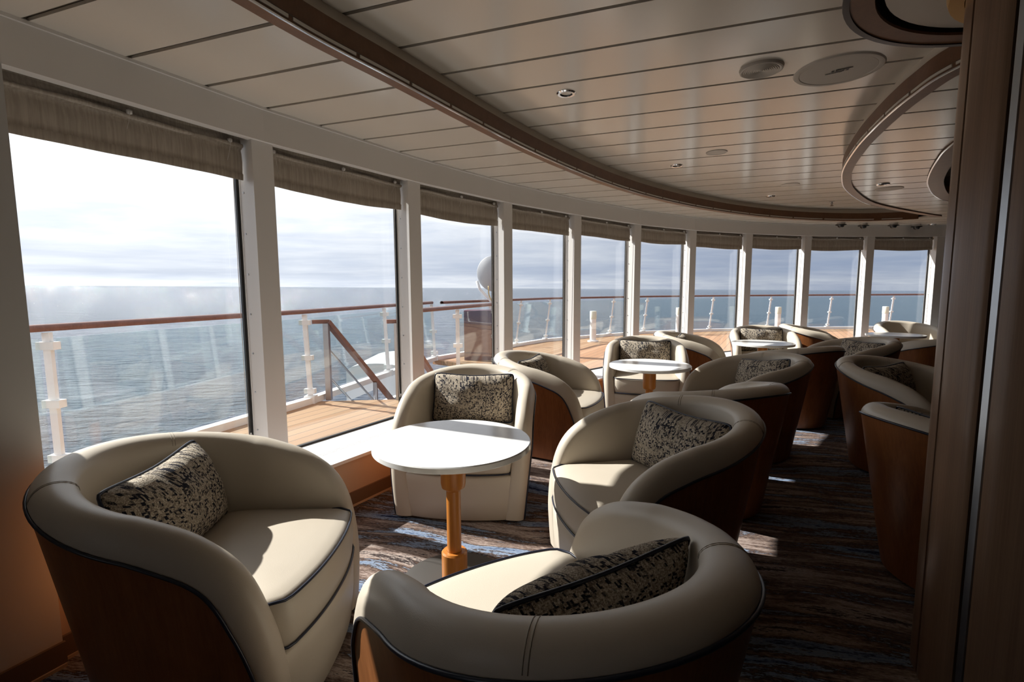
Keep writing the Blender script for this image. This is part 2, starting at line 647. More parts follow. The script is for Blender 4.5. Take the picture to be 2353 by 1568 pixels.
# deep pier at the left edge of the picture, and the guessed wall behind the camera with one added window
PIER_R = Vector((-1.797, 1.86))
PIER_W = 0.55
MB_R = [(-2.86, -2.55), (-2.77, -1.55), (-2.62, -0.55), (-2.38, 0.42)]
back = []
for i, r in enumerate(MB_R):
    a = Vector(MB_R[max(i - 1, 0)])
    b = Vector(MB_R[i + 1]) if i + 1 < len(MB_R) else Vector((-2.04, 1.36))
    t = (b - a).normalized()
    o = Vector((-t.y, t.x))
    back.append((Vector(r) - t * MW, Vector(r), o, t))
front = [Vector((-3.0, -3.2))]           # front line of the pillars, from the rear of the room to the right
for L_, R_, o, t in back:
    front.append((L_ + R_) / 2)
front.append(mull[0][1] - mull[0][3] * PIER_W)
front.append(mull[0][1])
for L_, R_, o, t in mull[1:]:
    front.append((L_ + R_) / 2)
front.append(Vector((8.1, 8.0)))
frontV = [Vector((p.x, p.y, 0)) for p in front]


def offset_front(d):                     # d > 0: outward (left of travel)
    return [Vector((p.x, p.y)) for p in offset2(frontV, d)]


def ribbon(mb, a, b, z0, z1):
    """solid band between plan lines a and b"""
    n = len(a)
    vs = []
    for p, q in zip(a, b):
        vs += [(p.x, p.y, z0), (q.x, q.y, z0), (q.x, q.y, z1), (p.x, p.y, z1)]
    fs = []
    for i in range(n - 1):
        for k in range(4):
            fs.append((i * 4 + k, i * 4 + (k + 1) % 4, (i + 1) * 4 + (k + 1) % 4, (i + 1) * 4 + k))
    fs.append((0, 1, 2, 3))
    fs.append(tuple((n - 1) * 4 + k for k in (3, 2, 1, 0)))
    mb.add(vs, fs)


def poly_in(pts, ccw=True):
    a = sum(pts[i - 1][0] * pts[i][1] - pts[i][0] * pts[i - 1][1] for i in range(len(pts)))
    return pts if (a > 0) == ccw else pts[::-1]


# floor
ins = offset_front(-0.27)
fl = [(p.x, p.y) for p in ins] + [(9.6, 7.6), (9.6, -3.2)]
mb = MB()
mb.prism(poly_in(fl), -0.06, 0.0)
tag(mb.build('floor', 'carpet'), kind='structure')

# low wall, sill, baseboard
mb = MB()
ribbon(mb, offset_front(-0.28), offset_front(0.20), 0.0, ZS - 0.02)
tag(mb.build('wall_left', 'tan_wall'), kind='structure')
mb = MB()
ribbon(mb, offset_front(-0.30), offset_front(-0.125), ZS - 0.02, ZS)
ribbon(mb, offset_front(-0.115), offset_front(-0.10), ZS - 0.02, ZS)
ribbon(mb, offset_front(-0.09), offset_front(0.155), ZS - 0.02, ZS)
tag(mb.build('trim_1', 'white_enamel'), kind='structure')
mb = MB()
ribbon(mb, offset_front(-0.293), offset_front(-0.281), 0.012, 0.088)
tag(mb.build('baseboard_left', 'baseboard_brown'), kind='structure')
mb = MB()
ribbon(mb, offset_front(-0.298), offset_front(-0.282), 0.0, 0.012)
tag(mb.build('trim_2', 'baseboard_edge'), kind='structure')
# header above the windows
mb = MB()
ribbon(mb, offset_front(-0.02), offset_front(0.035), ZH, ZC + 0.02)
ribbon(mb, offset_front(0.035), offset_front(0.32), ZH + 0.055, 2.61)
tag(mb.build('trim_3', 'white_paint'), kind='structure')
mb = MB()
ribbon(mb, offset_front(-0.032), offset_front(-0.02), ZC - 0.013, ZC)
tag(mb.build('trim_4', 'white_paint'), kind='structure')
# deep pier left of the first window, flush with the low wall, and the walls out of sight
mb = MB()
t0_, o0_ = mull[0][3], mull[0][2]
pr_ = mull[0][1] - o0_ * 0.315 - t0_ * 0.116
pl_ = pr_ - t0_ * PIER_W
prof = [pl_ + o0_ * 0.50, pl_, pr_, pr_ + o0_ * 0.50]
mb.prism(poly_in([(p.x, p.y) for p in prof]), 0.0, ZC + 0.02)
tag(mb.build('wall_pier_left', 'white_paint'), kind='structure')
mb = MB()
ribbon(mb, [pl_ - o0_ * 0.012, pr_ - o0_ * 0.012 + t0_ * .004], [pl_, pr_ + t0_ * .004], 0.012, 0.088)
tag(mb.build('baseboard_pier', 'baseboard_brown'), kind='structure')
mb = MB()
ribbon(mb, [pl_ - o0_ * 0.018, pr_ - o0_ * 0.018], [pl_, pr_], 0.0, 0.012)
tag(mb.build('trim_14', 'baseboard_edge'), kind='structure')
mull[0] = (pl_ + o0_ * 0.315, pr_ + o0_ * 0.315, o0_, t0_)
allm = back + mull
mb = MB()
lp = [(L_ + R_) / 2 for L_, R_, o, t in back[2:]] + [mull[0][0] - mull[0][2] * .3]
ribbon(mb, lp, [Vector((p.x - 0.2, p.y + .03)) for p in lp], ZS, ZH + .06)
tag(mb.build('wall_rear_left', 'white_paint'), kind='structure')
mb = MB()
lp = [Vector((-3.0, -3.3))] + [(L_ + R_) / 2 for L_, R_, o, t in back[:2]]
ribbon(mb, lp, [Vector((p.x - 0.2, p.y + .03)) for p in lp], ZS, ZH + .06)
tag(mb.build('wall_rear_corner', 'white_paint'), kind='structure')
mb = MB()
ribbon(mb, [Vector((8.1, 8.0)), Vector((9.6, 7.6)), Vector((9.6, -3.2)), Vector((-3.4, -3.2))],
       [Vector((8.2, 8.2)), Vector((9.8, 7.8)), Vector((9.8, -3.4)), Vector((-3.6, -3.4))], 0, 2.6)
mb.prism(poly_in([(7.0, 8.15), (8.1, 8.0), (8.15, 8.2), (7.02, 8.35)]), ZS, ZH)
tag(mb.build('wall_right', 'dark_wall'), kind='structure')

# windows
GD = 0.138                              # glass behind the pillar front
WIN_NO = 0
for i in [1] + list(range(4, len(allm) - 1)):  # first one is an unseen rear window, added to lift the room light
    (La, Ra, oa, ta), (Lb, Rb, ob, tb) = allm[i], allm[i + 1]
    WIN_NO += 1
    w = empty(f'window_{WIN_NO}')
    tag(w, kind='structure')
    # right-hand pillar of this window
    mb = MB()
    L0, R0_ = Lb, Rb
    prof = [L0, R0_, R0_ + ob * (GD + .01), L0 + ob * (GD + .01)]
    if i != len(back) - 1:
        mb.prism(poly_in([(p.x, p.y) for p in prof]), ZS, ZH + 0.06)
        mb.build('mullion', 'white_paint', w)
    # pane
    A = Ra + oa * GD
    B = Lb + ob * GD
    t = (B - A).normalized()
    nrm = Vector((-t.y, t.x))
    mb = MB()
    mb.prism(poly_in([tuple(A), tuple(B), tuple(B + nrm * 0.008), tuple(A + nrm * 0.008)]), ZS + 0.004, ZH + 0.05)
    mb.build('glass_pane', 'window_glass', w)
    # black seal round the pane
    mb = MB()
    for z in (ZS + 0.006, ZH + 0.045):
        mb.bar((A.x, A.y, z), (B.x, B.y, z), 0.02, 0.012)
    for P, s in ((A, 1), (B, -1)):
        q = P + t * (s * (0.007))
        mb.bar((q.x, q.y, ZS), (q.x, q.y, ZH + 0.05), 0.016, 0.02, up=(t.x, t.y, 0))
    mb.build('seal', 'black_rubber', w)
    # screws in the reveal
    mb = MB()
    for k in range(7):
        z = 0.5 + k * 0.22
        q = Lb + ob * 0.09 - tb * 0.001
        mb.lathe([(0.0, 0.0), (0.006, 0.0), (0.004, 0.003), (0, 0.003)], 8)
        base = len(mb.v) - 32
        rot = Matrix.Translation((q.x, q.y, z)) @ Vector((-tb.x, -tb.y, 0)).to_track_quat('Z', 'Y').to_matrix().to_4x4()
        for j in range(base, len(mb.v)):
            mb.v[j] = tuple(rot @ Vector(mb.v[j]))
    mb.build('screw_heads', 'brushed_steel', w)

# ------------------------------------------------------------------ blinds
pos = ['leftmost window', 'second window from the left', 'third window, the one with the dish beyond',
       'fourth window from the left', 'fifth window from the left', 'sixth window from the left',
       'fourth window from the right', 'third window from the right', 'second window from the right', 'rightmost window']
for i in range(len(mull) - 1):
    (La, Ra, oa, ta), (Lb, Rb, ob, tb) = mull[i], mull[i + 1]
    A = Ra + oa * 0.07
    B = Lb + ob * 0.07
    t = (B - A).normalized()
    nrm = Vector((-t.y, t.x))
    A = A + t * 0.012
    B = B - t * 0.012
    Lw = (B - A).length
    rootp = (A + B) / 2
    root = empty('window_blind', (rootp.x, rootp.y, ZH), math.atan2(t.y, t.x))
    tag(root, f'taupe fabric blind rolled up at top of {pos[i]}', 'blind', 'fabric blinds along the window wall')
    rows = []
    rnd = random.Random(i * 13 + 5)
    ph = [rnd.uniform(0, 6) for _ in range(4)]
    NX = 36
    zb = ZH - 0.213 + rnd.uniform(-0.01, 0.012)
    prof = [(0.012, ZH + 0.03), (0.0, ZH - 0.02), (-0.006, ZH - 0.045), (0.004, ZH - 0.052), (0.0, ZH - 0.07), (-0.004, ZH - 0.11),
            (-0.002, ZH - 0.15), (0.0, ZH - 0.17), (-0.006, ZH - 0.176), (-0.004, zb)]
    for dy, z in prof:
        row = []
        for k in range(NX + 1):
            u = k / NX
            wav = 0.005 * math.sin(u * 9 + ph[0]) + 0.003 * math.sin(u * 23 + ph[1])
            dz = 0.006 * math.sin(u * 5 + ph[2]) * (1 if z < ZH - 0.1 else 0.3) - 0.008 * (1 - (2 * u - 1) ** 2) * (1 if z == zb else 0)
            row.append(((u - 0.5) * Lw, -(0.0 - dy) * 1.0 + wav * (1 if z < ZH else 0), z - ZH + dz))
        rows.append(row)
    mb = MB()
    mb.strip(rows)
    back = [[(p[0], p[1] + 0.004, p[2]) for p in r] for r in rows]
    mb.strip(back)
    mb.build('fabric', 'blind_cloth', root, True)
    mb = MB()
    mb.tube([((u / 12 - 0.5) * Lw, 0.028 + 0.004 * math.sin(u * 1.3 + ph[3]), 0.012) for u in range(13)], 0.026, 12)
    mb.tube([((u / 12 - 0.5) * Lw, -0.004 + 0.003 * math.sin(u * 1.7 + ph[1]), -0.034 + 0.003 * math.sin(u * 0.9 + ph[0])) for u in range(13)], 0.011, 8)
    mb.build('rolled_fabric', 'blind_cloth', root, True)
    for k, u in enumerate((0.03, 0.5, 0.93)):
        x0 = (u - 0.5) * Lw + rnd.uniform(-0.01, 0.01)
        mb = MB()
        cu = rnd.uniform(0.01, 0.03) * rnd.choice((-1, 1))
        ln = rnd.uniform(0.07, 0.13)
        mb.tube(catmull([(x0, -0.018, -0.012), (x0 + cu * 0.2, -0.026, -0.02), (x0 + cu * 0.6, -0.022, -0.02 - ln * 0.5), (x0 + cu * 1.4, -0.018, -0.02 - ln)], 5), 0.0011, 5)
        mb.lathe([(0, -0.012), (0.011, -0.008), (0.012, 0.006), (0.0, 0.012)], 8, (x0, -0.016, -0.02))
        mb.build('tie_cord', 'cord_white', root, True)
    mb = MB()
    xr = Lw / 2 - 0.015
    lp = [(xr - 0.02, 0.03, -0.02), (xr - 0.022, 0.035, -0.8), (xr - 0.02, 0.035, -1.55), (xr - 0.008, 0.03, -1.60), (xr + 0.006, 0.02, -1.56), (xr + 0.004, 0.015, -0.8), (xr, 0.012, -0.02)]
    mb.tube(catmull(lp, 10), 0.0018, 5)
    mb.build('bead_chain', 'cord_white', root, True)

# ------------------------------------------------------------------ ceilings
RING_OUT = [(-2.0, -1.6), (-1.62, -0.2), (-1.28, 0.85), (-0.87, 1.89), (-0.57, 2.46), (-0.04, 3.44), (0.45, 4.22), (0.96, 4.92), (1.57, 5.60), (2.30, 6.26),
            (3.15, 6.86), (3.95, 7.26), (4.68, 7.46), (5.32, 7.48), (5.80, 7.30)]
RING_IN = [(5.86, 7.06), (5.41, 6.80), (4.71, 6.36), (4.23, 6.02), (3.82, 5.65), (3.27, 5.04), (2.91, 4.54), (2.66, 4.13), (2.38, 3.58), (2.21, 3.19), (2.09, 2.88), (2.01, 2.63),
           (1.95, 2.35), (1.98, 1.9), (2.10, 1.3), (2.40, 0.5), (2.75, -0.5), (2.95, -1.6)]
ro = catmull([(x, y, 0) for x, y in RING_OUT], 6)
# the measured line is the strip's outer rim: the metal edge runs 65 mm inside it
ro_in = offset2(ro, -0.065)
ri = catmull([(x, y, 0) for x, y in RING_IN], 6)
cres = [(p.x, p.y) for p in ro_in] + [(p.x, p.y) for p in ri]
cres_o = [(p.x, p.y) for p in ro] + [(p.x, p.y) for p in offset2(ri, 0.075)]
cres_big = [(p.x, p.y) for p in offset2(ro_in, 0.05)] + [(p.x, p.y) for p in offset2(ri, 0.05)]
PLANK_DIR = math.radians(-20)
PN = Vector((math.sin(math.radians(20)), math.cos(math.radians(20)), 0))


def planks(name, outline, holes, z, off, pitch=0.33, gap=0.020, thick=0.012, dark_gap=True):
    """boards laid across a plan region, with open joints and the backing seen in them"""
    bm = bmesh.new()
    loops = [outline] + list(holes)
    edges = []
    for lp in loops:
        vs = [bm.verts.new((x, y, z)) for x, y in lp]
        for i in range(len(vs)):
            edges.append(bm.edges.new((vs[i - 1], vs[i])))
    bmesh.ops.triangle_fill(bm, use_beauty=True, use_dissolve=False, edges=edges, normal=(0, 0, -1))
    lo = min(Vector((x, y, 0)).dot(PN) for x, y in outline)
    hi = max(Vector((x, y, 0)).dot(PN) for x, y in outline)
    k0 = int(math.floor((lo - off) / pitch))
    k1 = int(math.ceil((hi - off) / pitch))
    cuts = []
    for k in range(k0, k1 + 1):
        c = off + k * pitch
        cuts.append((c - gap / 2, c + gap / 2))
    for a, b in cuts:
        for c in (a, b):
            bmesh.ops.bisect_plane(bm, geom=bm.verts[:] + bm.edges[:] + bm.faces[:], dist=1e-5, plane_co=PN * c, plane_no=PN)
    dead = []
    for f in bm.faces:
        d = f.calc_center_median().dot(PN)
        r = (d - off) / pitch
        if abs(r - round(r)) * pitch < gap / 2:
            dead.append(f)
    bmesh.ops.delete(bm, geom=dead, context='FACES')
    bmesh.ops.dissolve_limit(bm, angle_limit=0.001, verts=bm.verts[:], edges=bm.edges[:])
    ext = bmesh.ops.extrude_face_region(bm, geom=bm.faces[:])
    for v in [g for g in ext['geom'] if isinstance(g, bmesh.types.BMVert)]:
        v.co.z += thick
    bmesh.ops.recalc_face_normals(bm, faces=bm.faces)
    me = bpy.data.meshes.new(name)
    bm.to_mesh(me)
    bm.free()
    me.materials.append(M['ceiling_white'])
    o = bpy.data.objects.new(name, me)
    COL.objects.link(o)
    tag(o, kind='structure')
    # backing
    bm = bmesh.new()
    edges = []
    for lp in loops:
        vs = [bm.verts.new((x, y, z + thick + 0.002)) for x, y in lp]
        for i in range(len(vs)):
            edges.append(bm.edges.new((vs[i - 1], vs[i])))
    bmesh.ops.triangle_fill(bm, use_beauty=True, use_dissolve=False, edges=edges, normal=(0, 0, -1))
    me = bpy.data.meshes.new(name + '_backing')
    bm.to_mesh(me)
    bm.free()
    me.materials.append(M['groove'])
    b = bpy.data.objects.new('backing', me)
    COL.objects.link(b)
    b.parent = o
    return o


LOOP2 = [(2.62, 2.55), (2.80, 3.12), (3.02, 3.59), (3.22, 3.91), (3.58, 4.42), (3.95, 4.88), (4.51, 5.46), (4.98, 5.80), (5.7, 6.02), (6.5, 5.8), (7.0, 5.0), (6.9, 3.6), (6.0, 2.2), (4.6, 1.4), (3.2, 1.6)]
l2 = catmull([(x, y, 0) for x, y in LOOP2], 6, True)
l2_in = [(p.x, p.y) for p in l2]
l2_out = [(p.x, p.y) for p in offset2(l2, 0.12, True)]
edge = [(p.x, p.y) for p in offset_front(-0.015)]
outer = edge + [(9.6, 7.6), (9.6, -3.2)]
planks('ceiling', outer, [cres, l2_in], ZC, 0.206, gap=0.022)
planks('ceiling_raised', cres_big, [], ZU, 0.168, gap=0.022)
planks('ceiling_recess', [(p.x, p.y) for p in offset2(l2, 0.05, True)], [], ZU - 0.02, 0.1)
# roof deck above everything keeps daylight out
mb = MB()
mb.prism(poly_in([(p.x, p.y) for p in offset_front(0.36)] + [(9.9, 7.9), (9.9, -3.5)]), 2.60, 2.66)
tag(mb.build('ceiling_slab', 'dark_wall'), kind='structure')


def ring_trim(prefix, line, wood, metal, strip_w, closed, side, zbot=2.25, ztop=2.36, zcove=ZU, cove='cove_paint'):
    """line = metal edge on plan; side=+1: the flat strip lies left of the line"""
    ln = [Vector((p[0], p[1], 0)) for p in line]
    sI = offset2(ln, side * 0.009, closed)
    sO = offset2(ln, side * strip_w, closed)
    fi = offset2(ln, side * 0.004, closed)
    if closed:
        for q in (ln, sI, sO, fi):
            q.append(q[0])

    def lift(L_, z):
        return [(p.x, p.y, z) for p in L_]
    mb = MB()
    mb.strip([lift(sO, zbot + 0.02), lift(sO, zbot), lift(sI, zbot)])
    mb.strip([lift(fi, zbot + 0.004), lift(fi, ztop), lift(sI, ztop)])
    a = autosmooth(mb.build(prefix[0], wood))
    tag(a, kind='structure')
    mb = MB()
    mb.strip([lift(sI, zbot), lift(sI, zbot - 0.002), lift(ln, zbot - 0.002), lift(ln, zbot + 0.004), lift(fi, zbot + 0.004)])
    tag(autosmooth(mb.build(prefix[1], metal)), kind='structure')
    mb = MB()
    cI = offset2(ln[:-1] if closed else ln, side * 0.03, closed)
    if closed:
        cI.append(cI[0])
    mb.strip([lift(sI, ztop), lift(cI, ztop), lift(cI, zcove)])
    tag(autosmooth(mb.build(prefix[2], cove)), kind='structure')


# outer line travels with the crescent on its right, inner likewise
ring_trim(('trim_5', 'trim_6', 'trim_7'), [(p.x, p.y) for p in ro_in], 'fascia_wood', 'chrome', 0.065, False, 1)
ring_trim(('trim_8', 'trim_9', 'trim_10'), [(p.x, p.y) for p in ri], 'fascia_wood', 'chrome', 0.075, False, 1)
ring_trim(('trim_11', 'trim_12', 'trim_13'), l2_in, 'fascia_wood', 'chrome', 0.12, True, -1, cove='brass')  # brass cove added to stand in for golden light on the recess planks

# ------------------------------------------------------------------ column with its soffit ring
CX, CY, CR = 1.637, 1.457, 0.30
col = empty('column', (CX, CY, 0))
tag(col, 'round wood-clad column with vertical metal strips at the right edge', 'column')


def ang(px):
    """angle on the column skin that is seen at a picture column, solved in plan"""
    k = (px - 1176.5) / FPX
    d = Vector((k, 1)).normalized()
    c = Vector((CX, CY))
    b = d.dot(c)
    q = b * b - (c.dot(c) - CR * CR)
    q = max(q, 0)
    p = d * (b - math.sqrt(q))
    return math.atan2(p.y - CY, p.x - CX) % (2 * PI)


a_j1 = ang(2172)
a_s1 = ang(2267)
a_s2 = ang(2290)


def arc_panel(a0, a1, r0, r1, z0, z1, n=14, bev=0.006):
    mb = MB()
    sec = []
    for k in range(n + 1):
        a = a0 + (a1 - a0) * k / n
        rr = r1 - (bev if k in (0, n) else 0)
        sec.append((rr * math.cos(a), rr * math.sin(a)))
    for k in range(n, -1, -1):
        a = a0 + (a1 - a0) * k / n
        sec.append((r0 * math.cos(a), r0 * math.sin(a)))
    N = len(sec)
    vs = [(x, y, z0) for x, y in sec] + [(x, y, z1) for x, y in sec]
    fs = [(i, (i + 1) % N, N + (i + 1) % N, N + i) for i in range(N)]
    for k in range(n):
        fs.append((k + 1, k, N - 1 - k, N - 2 - k))
        fs.append((N + k, N + k + 1, N + N - 2 - k, N + N - 1 - k))
    mb.add(vs, fs)
    return mb


ZCOL = 2.27
pan_w = a_s1 - a_j1
angs = []
a = a_j1
full = 2 * PI
seq = [('strip', a_s1, a_s2), ('panel', a_s2, a_s2 + pan_w)]
autosmooth(arc_panel(a_j1 + 0.03, a_s1 - 0.012, CR - 0.03, CR, 0.0, ZCOL).build('veneer_panel', 'column_veneer', col))
autosmooth(arc_panel(a_s2 + 0.012, a_s2 + 2.1, CR - 0.03, CR, 0.0, ZCOL, 30).build('veneer_panel', 'column_veneer', col))
autosmooth(arc_panel(a_s2 + 2.13, a_j1 + 2 * PI - 0.03, CR - 0.03, CR, 0.0, ZCOL, 30).build('veneer_panel', 'column_veneer', col))
autosmooth(arc_panel(a_s1 - 0.004, a_s2 + 0.004, CR - 0.03, CR - 0.008, 0.0, ZCOL, 6).build('metal_strip', 'brushed_steel', col))
autosmooth(arc_panel(a_j1 - 0.026, a_j1 + 0.026, CR - 0.03, CR - 0.010, 0.0, ZCOL, 4).build('metal_strip', 'brushed_steel', col))
mb = MB()
mb.lathe([(CR - 0.03, 0.0), (CR - 0.03, ZCOL)], 48)
mb.build('core', 'plinth_black', col, True)
mb = MB()
mb.lathe([(CR + 0.002, 2.17), (CR + 0.040, 2.172), (CR + 0.046, 2.19), (CR + 0.046, 2.24), (CR + 0.03, 2.268), (CR + 0.002, 2.27)], 56)
autosmooth(mb.build('collar', 'brass', col))

r3 = empty('soffit_ring', (CX, CY, 2.236))
tag(r3, 'dark wood and metal soffit ring hanging from ceiling round the column top', 'ceiling ring')
mb = MB()
mb.lathe([(0.615, 0.06), (0.612, 0.183)], 80)
mb.lathe([(0.600, 0.0), (0.53, 0.0), (0.53, 0.010)], 80)
autosmooth(mb.build('wood_ring', 'fascia_wood', r3))
mb = MB()
mb.lathe([(0.615, 0.06), (0.620, 0.06), (0.620, -0.004), (0.600, -0.004), (0.600, 0.0)], 80)
autosmooth(mb.build('metal_edge', 'dark_metal', r3))
mb = MB()
pts = [(0.505 * math.cos(2 * PI * k / 64), 0.505 * math.sin(2 * PI * k / 64)) for k in range(64)]
mb.prism(pts, 0.014, 0.03)
mb.build('inner_panel', 'ceiling_white', r3)
mb = MB()
mb.lathe([(0.532, 0.010), (0.532, 0.04), (0.50, 0.04)], 64)
mb.build('shadow_gap', 'plinth_black', r3)


# ------------------------------------------------------------------ ceiling fittings
def downlight(x, y, z, label):
    o = empty('downlight', (x, y, z))
    tag(o, label, 'ceiling light', 'recessed downlights in the ceiling')
    mb = MB()
    mb.lathe([(0.033, 0.004), (0.036, -0.006), (0.050, -0.007), (0.056, 0.0), (0.056, 0.006)], 32)
    autosmooth(mb.build('bezel', 'chrome', o))
    mb = MB()
    mb.lathe([(0.034, -0.002), (0.026, 0.010), (0.0, 0.011)], 24)
    mb.build('lamp', 'black_plastic', o, True)
    return o


downlight(0.32, 3.03, ZU - 0.002, 'chrome ringed downlight in raised ceiling, nearest of the row')
downlight(1.53, 4.77, ZU - 0.002, 'chrome ringed downlight in raised ceiling, second from the front')
downlight(3.22, 6.36, ZU - 0.002, 'small chrome downlight in raised ceiling, farthest before the curved wood fascia')
downlight(3.52, 4.87, ZC - 0.002, 'chrome downlight in the planked ceiling between the two curved recesses')
downlight(6.62, 8.02, ZC - 0.002, 'chrome downlight near the far header beside the column')


def ceiling_speaker(name, x, y, z, r, label, cat, thick=0.012, logo=False, rings=True):
    o = empty(name, (x, y, z))
    tag(o, label, cat)
    mb = MB()
    mb.lathe([(r * 0.86, -thick * 0.9), (r * 0.90, -thick), (r * 0.97, -thick * 0.8), (r, 0.0), (r, 0.004)], 56)
    autosmooth(mb.build('bezel', 'grille_white', o))
    mb = MB()
    prof = [(r * 0.86, -thick * 0.9)]
    if rings:
        n = 9
        for k in range(n):
            rr = r * 0.80 * (1 - k / n)
            prof += [(rr, -thick * 0.75), (rr - r * 0.03, -thick * 0.95)]
    else:
        prof += [(r * 0.85, -thick * 0.6), (r * 0.84, -thick * 0.75)]
    prof += [(0.0, -thick * 0.8)]
    mb.lathe(prof, 56)
    mb.build('grille', 'grille_white', o)
    if logo:
        cu = bpy.data.curves.new('lettering', 'FONT')
        cu.body = 'BOSE'
        cu.size = 0.034
        cu.shear = 0.35
        cu.align_x = 'CENTER'
        cu.align_y = 'CENTER'
        cu.extrude = 0.0015
        cu.space_character = 1.05
        to = bpy.data.objects.new('tmp', cu)
        COL.objects.link(to)
        bpy.context.view_layer.update()
        me = bpy.data.meshes.new_from_object(to.evaluated_get(bpy.context.evaluated_depsgraph_get()))
        bpy.data.objects.remove(to)
        me.materials.clear()
        me.materials.append(M['logo_grey'])
        lo = bpy.data.objects.new('lettering', me)
        COL.objects.link(lo)
        lo.parent = o
        lo.matrix_parent_inverse = Matrix.Identity(4)
        # reads from below with its foot towards the room
        lo.rotation_euler = (PI, 0, math.radians(-36))
        lo.location = (0.0, -0.01, -thick - 0.0012)
        mb = MB()
        for yy, x0, x1 in ((0.0155, -0.012, 0.062), (-0.0155, -0.062, 0.012)):
            mb.box(x0, x1, yy - 0.0018, yy + 0.0018, -0.0015, 0.0015)
        b = mb.build('logo_bar', 'logo_grey', o)
        b.rotation_euler = (PI, 0, math.radians(-36))
        b.location = (0.0, -0.01, -thick - 0.0012)
    return o


ceiling_speaker('air_vent', 1.29, 2.71, ZU, 0.105, 'round white air vent with ringed grille in raised ceiling', 'vent', 0.016)
ceiling_speaker('ceiling_speaker', 1.70, 2.735, ZU, 0.205, 'large round white ceiling speaker with dark logo', 'speaker', 0.008, True, False)
ceiling_speaker('ceiling_speaker', 1.715, 4.32, ZU, 0.085, 'small round white speaker in raised ceiling behind the chrome downlight', 'speaker', 0.006, False, False)
ceiling_speaker('ceiling_speaker', 3.07, 5.66, ZU, 0.095, 'faint round white ceiling disc, farthest in the raised ceiling', 'speaker', 0.006, False, False)
ceiling_speaker('ceiling_speaker', 3.75, 5.10, ZC, 0.12, 'round white vent behind downlight, in the planked ceiling near the column', 'speaker', 0.006, False, False)

o = empty('sprinkler', (4.25, 6.79, ZU))
tag(o, 'small metal sprinkler head hanging from raised ceiling', 'sprinkler')
mb = MB()
mb.lathe([(0.03, 0.0), (0.03, -0.006), (0.012, -0.008), (0.010, -0.03), (0.0, -0.03)], 16)
mb.build('body', 'brushed_steel', o)
mb = MB()
mb.lathe([(0.0, -0.058), (0.022, -0.056), (0.022, -0.052), (0, -0.050)], 16)
mb.bar((-0.012, 0, -0.028), (0, 0, -0.055), 0.004, 0.004)
mb.bar((0.012, 0, -0.028), (0, 0, -0.055), 0.004, 0.004)
mb.build('deflector', 'dark_metal', o)

for k, (x, y) in enumerate(((4.99, 7.72), (5.42, 7.85), (5.86, 7.82), (6.36, 8.0))):
    o = empty('dome_camera', (x, y, ZC))
    tag(o, ['black dome camera under far ceiling, leftmost of the four', 'black dome camera under far ceiling, second from left',
            'black dome camera under far ceiling, third from left', 'black dome camera under far ceiling, rightmost of the four'][k], 'camera', 'dome cameras along the far ceiling')
    mb = MB()
    mb.lathe([(0.055, 0.0), (0.055, -0.028), (0.0, -0.03)], 24)
    mb.build('mount', 'white_paint', o)
    mb = MB()
    mb.lathe([(0.072, -0.030), (0.075, -0.040), (0.045, -0.046)] + [(0.045 * math.cos(a * PI / 16), -0.046 - 0.038 * math.sin(a * PI / 16)) for a in range(1, 9)], 24)
    mb.build('dome', 'black_plastic', o, True)


# ------------------------------------------------------------------ tub chair
def chair_sections():
    """stations from the right front foot round the back; each a section of points"""
    pf = [(.318, .015), (.318, .12), (.309, .22), (.289, .31), (.263, .39), (.232, .458), (.195, .512), (.145, .548), (.08, .574), (0, .602), (-.05, .615)]
    cf = [(.345, .015), (.350, .12), (.352, .22), (.343, .33), (.325, .42), (.298, .50), (.260, .562), (.205, .612), (.12, .660), (0, .698), (-.05, .708)]
    nf = [(.338, .015), (.342, .12), (.342, .22), (.326, .32), (.304, .40), (.275, .468), (.238, .528), (.185, .577), (.11, .622), (0, .659), (-.05, .668)]

    def dens(L_, n=3):
        return [(p.x, p.y) for p in catmull([(a, b, 0) for a, b in L_], n)]
    pf, cf, nf = dens(pf), dens(cf), dens(nf)
    st = []
    for (a, za), (b, zb), (c, zc) in zip(pf, cf, nf):
        xo = .366 + .042 * min(1, za / .42)
        st.append(dict(pipe=Vector((xo, a, za)), crest=Vector((xo - .048, b, zb)), inner=Vector((xo - .098, c, zc)),
                       floor=Vector((.322 + .044 * a / .318, a, .015)), f=a, rad=Vector((1, 0, 0))))
    NB = 20
    for k in range(1, NB + 1):
        th = PI / 2 * k / NB
        s, c = math.sin(th), math.cos(th)
        Ro, Rb = .408, .435
        d = Vector((c / Ro, -s / Rb, 0)).normalized()
        pl = Vector((Ro * c, -.05 - Rb * s, 0))
        zo, zc, zi = .615 + .120 * s, .708 + .068 * s, .668 + .070 * s
        ins = .098 + .022 * s
        rf = .322 - .032 * s
        st.append(dict(pipe=pl + Vector((0, 0, zo)), crest=pl - d * (ins * .5) + Vector((0, 0, zc)), inner=pl - d * ins + Vector((0, 0, zi)),
                       floor=Vector((rf * c, -.05 - (rf + .02) * s, .015)), f=-1, rad=d))
    return st


def mirror(st):
    out = []
    for s in reversed(st[:-1]):
        q = {}
        for k, v in s.items():
            q[k] = Vector((-v.x, v.y, v.z)) if isinstance(v, Vector) else v
        out.append(q)
    return st + out


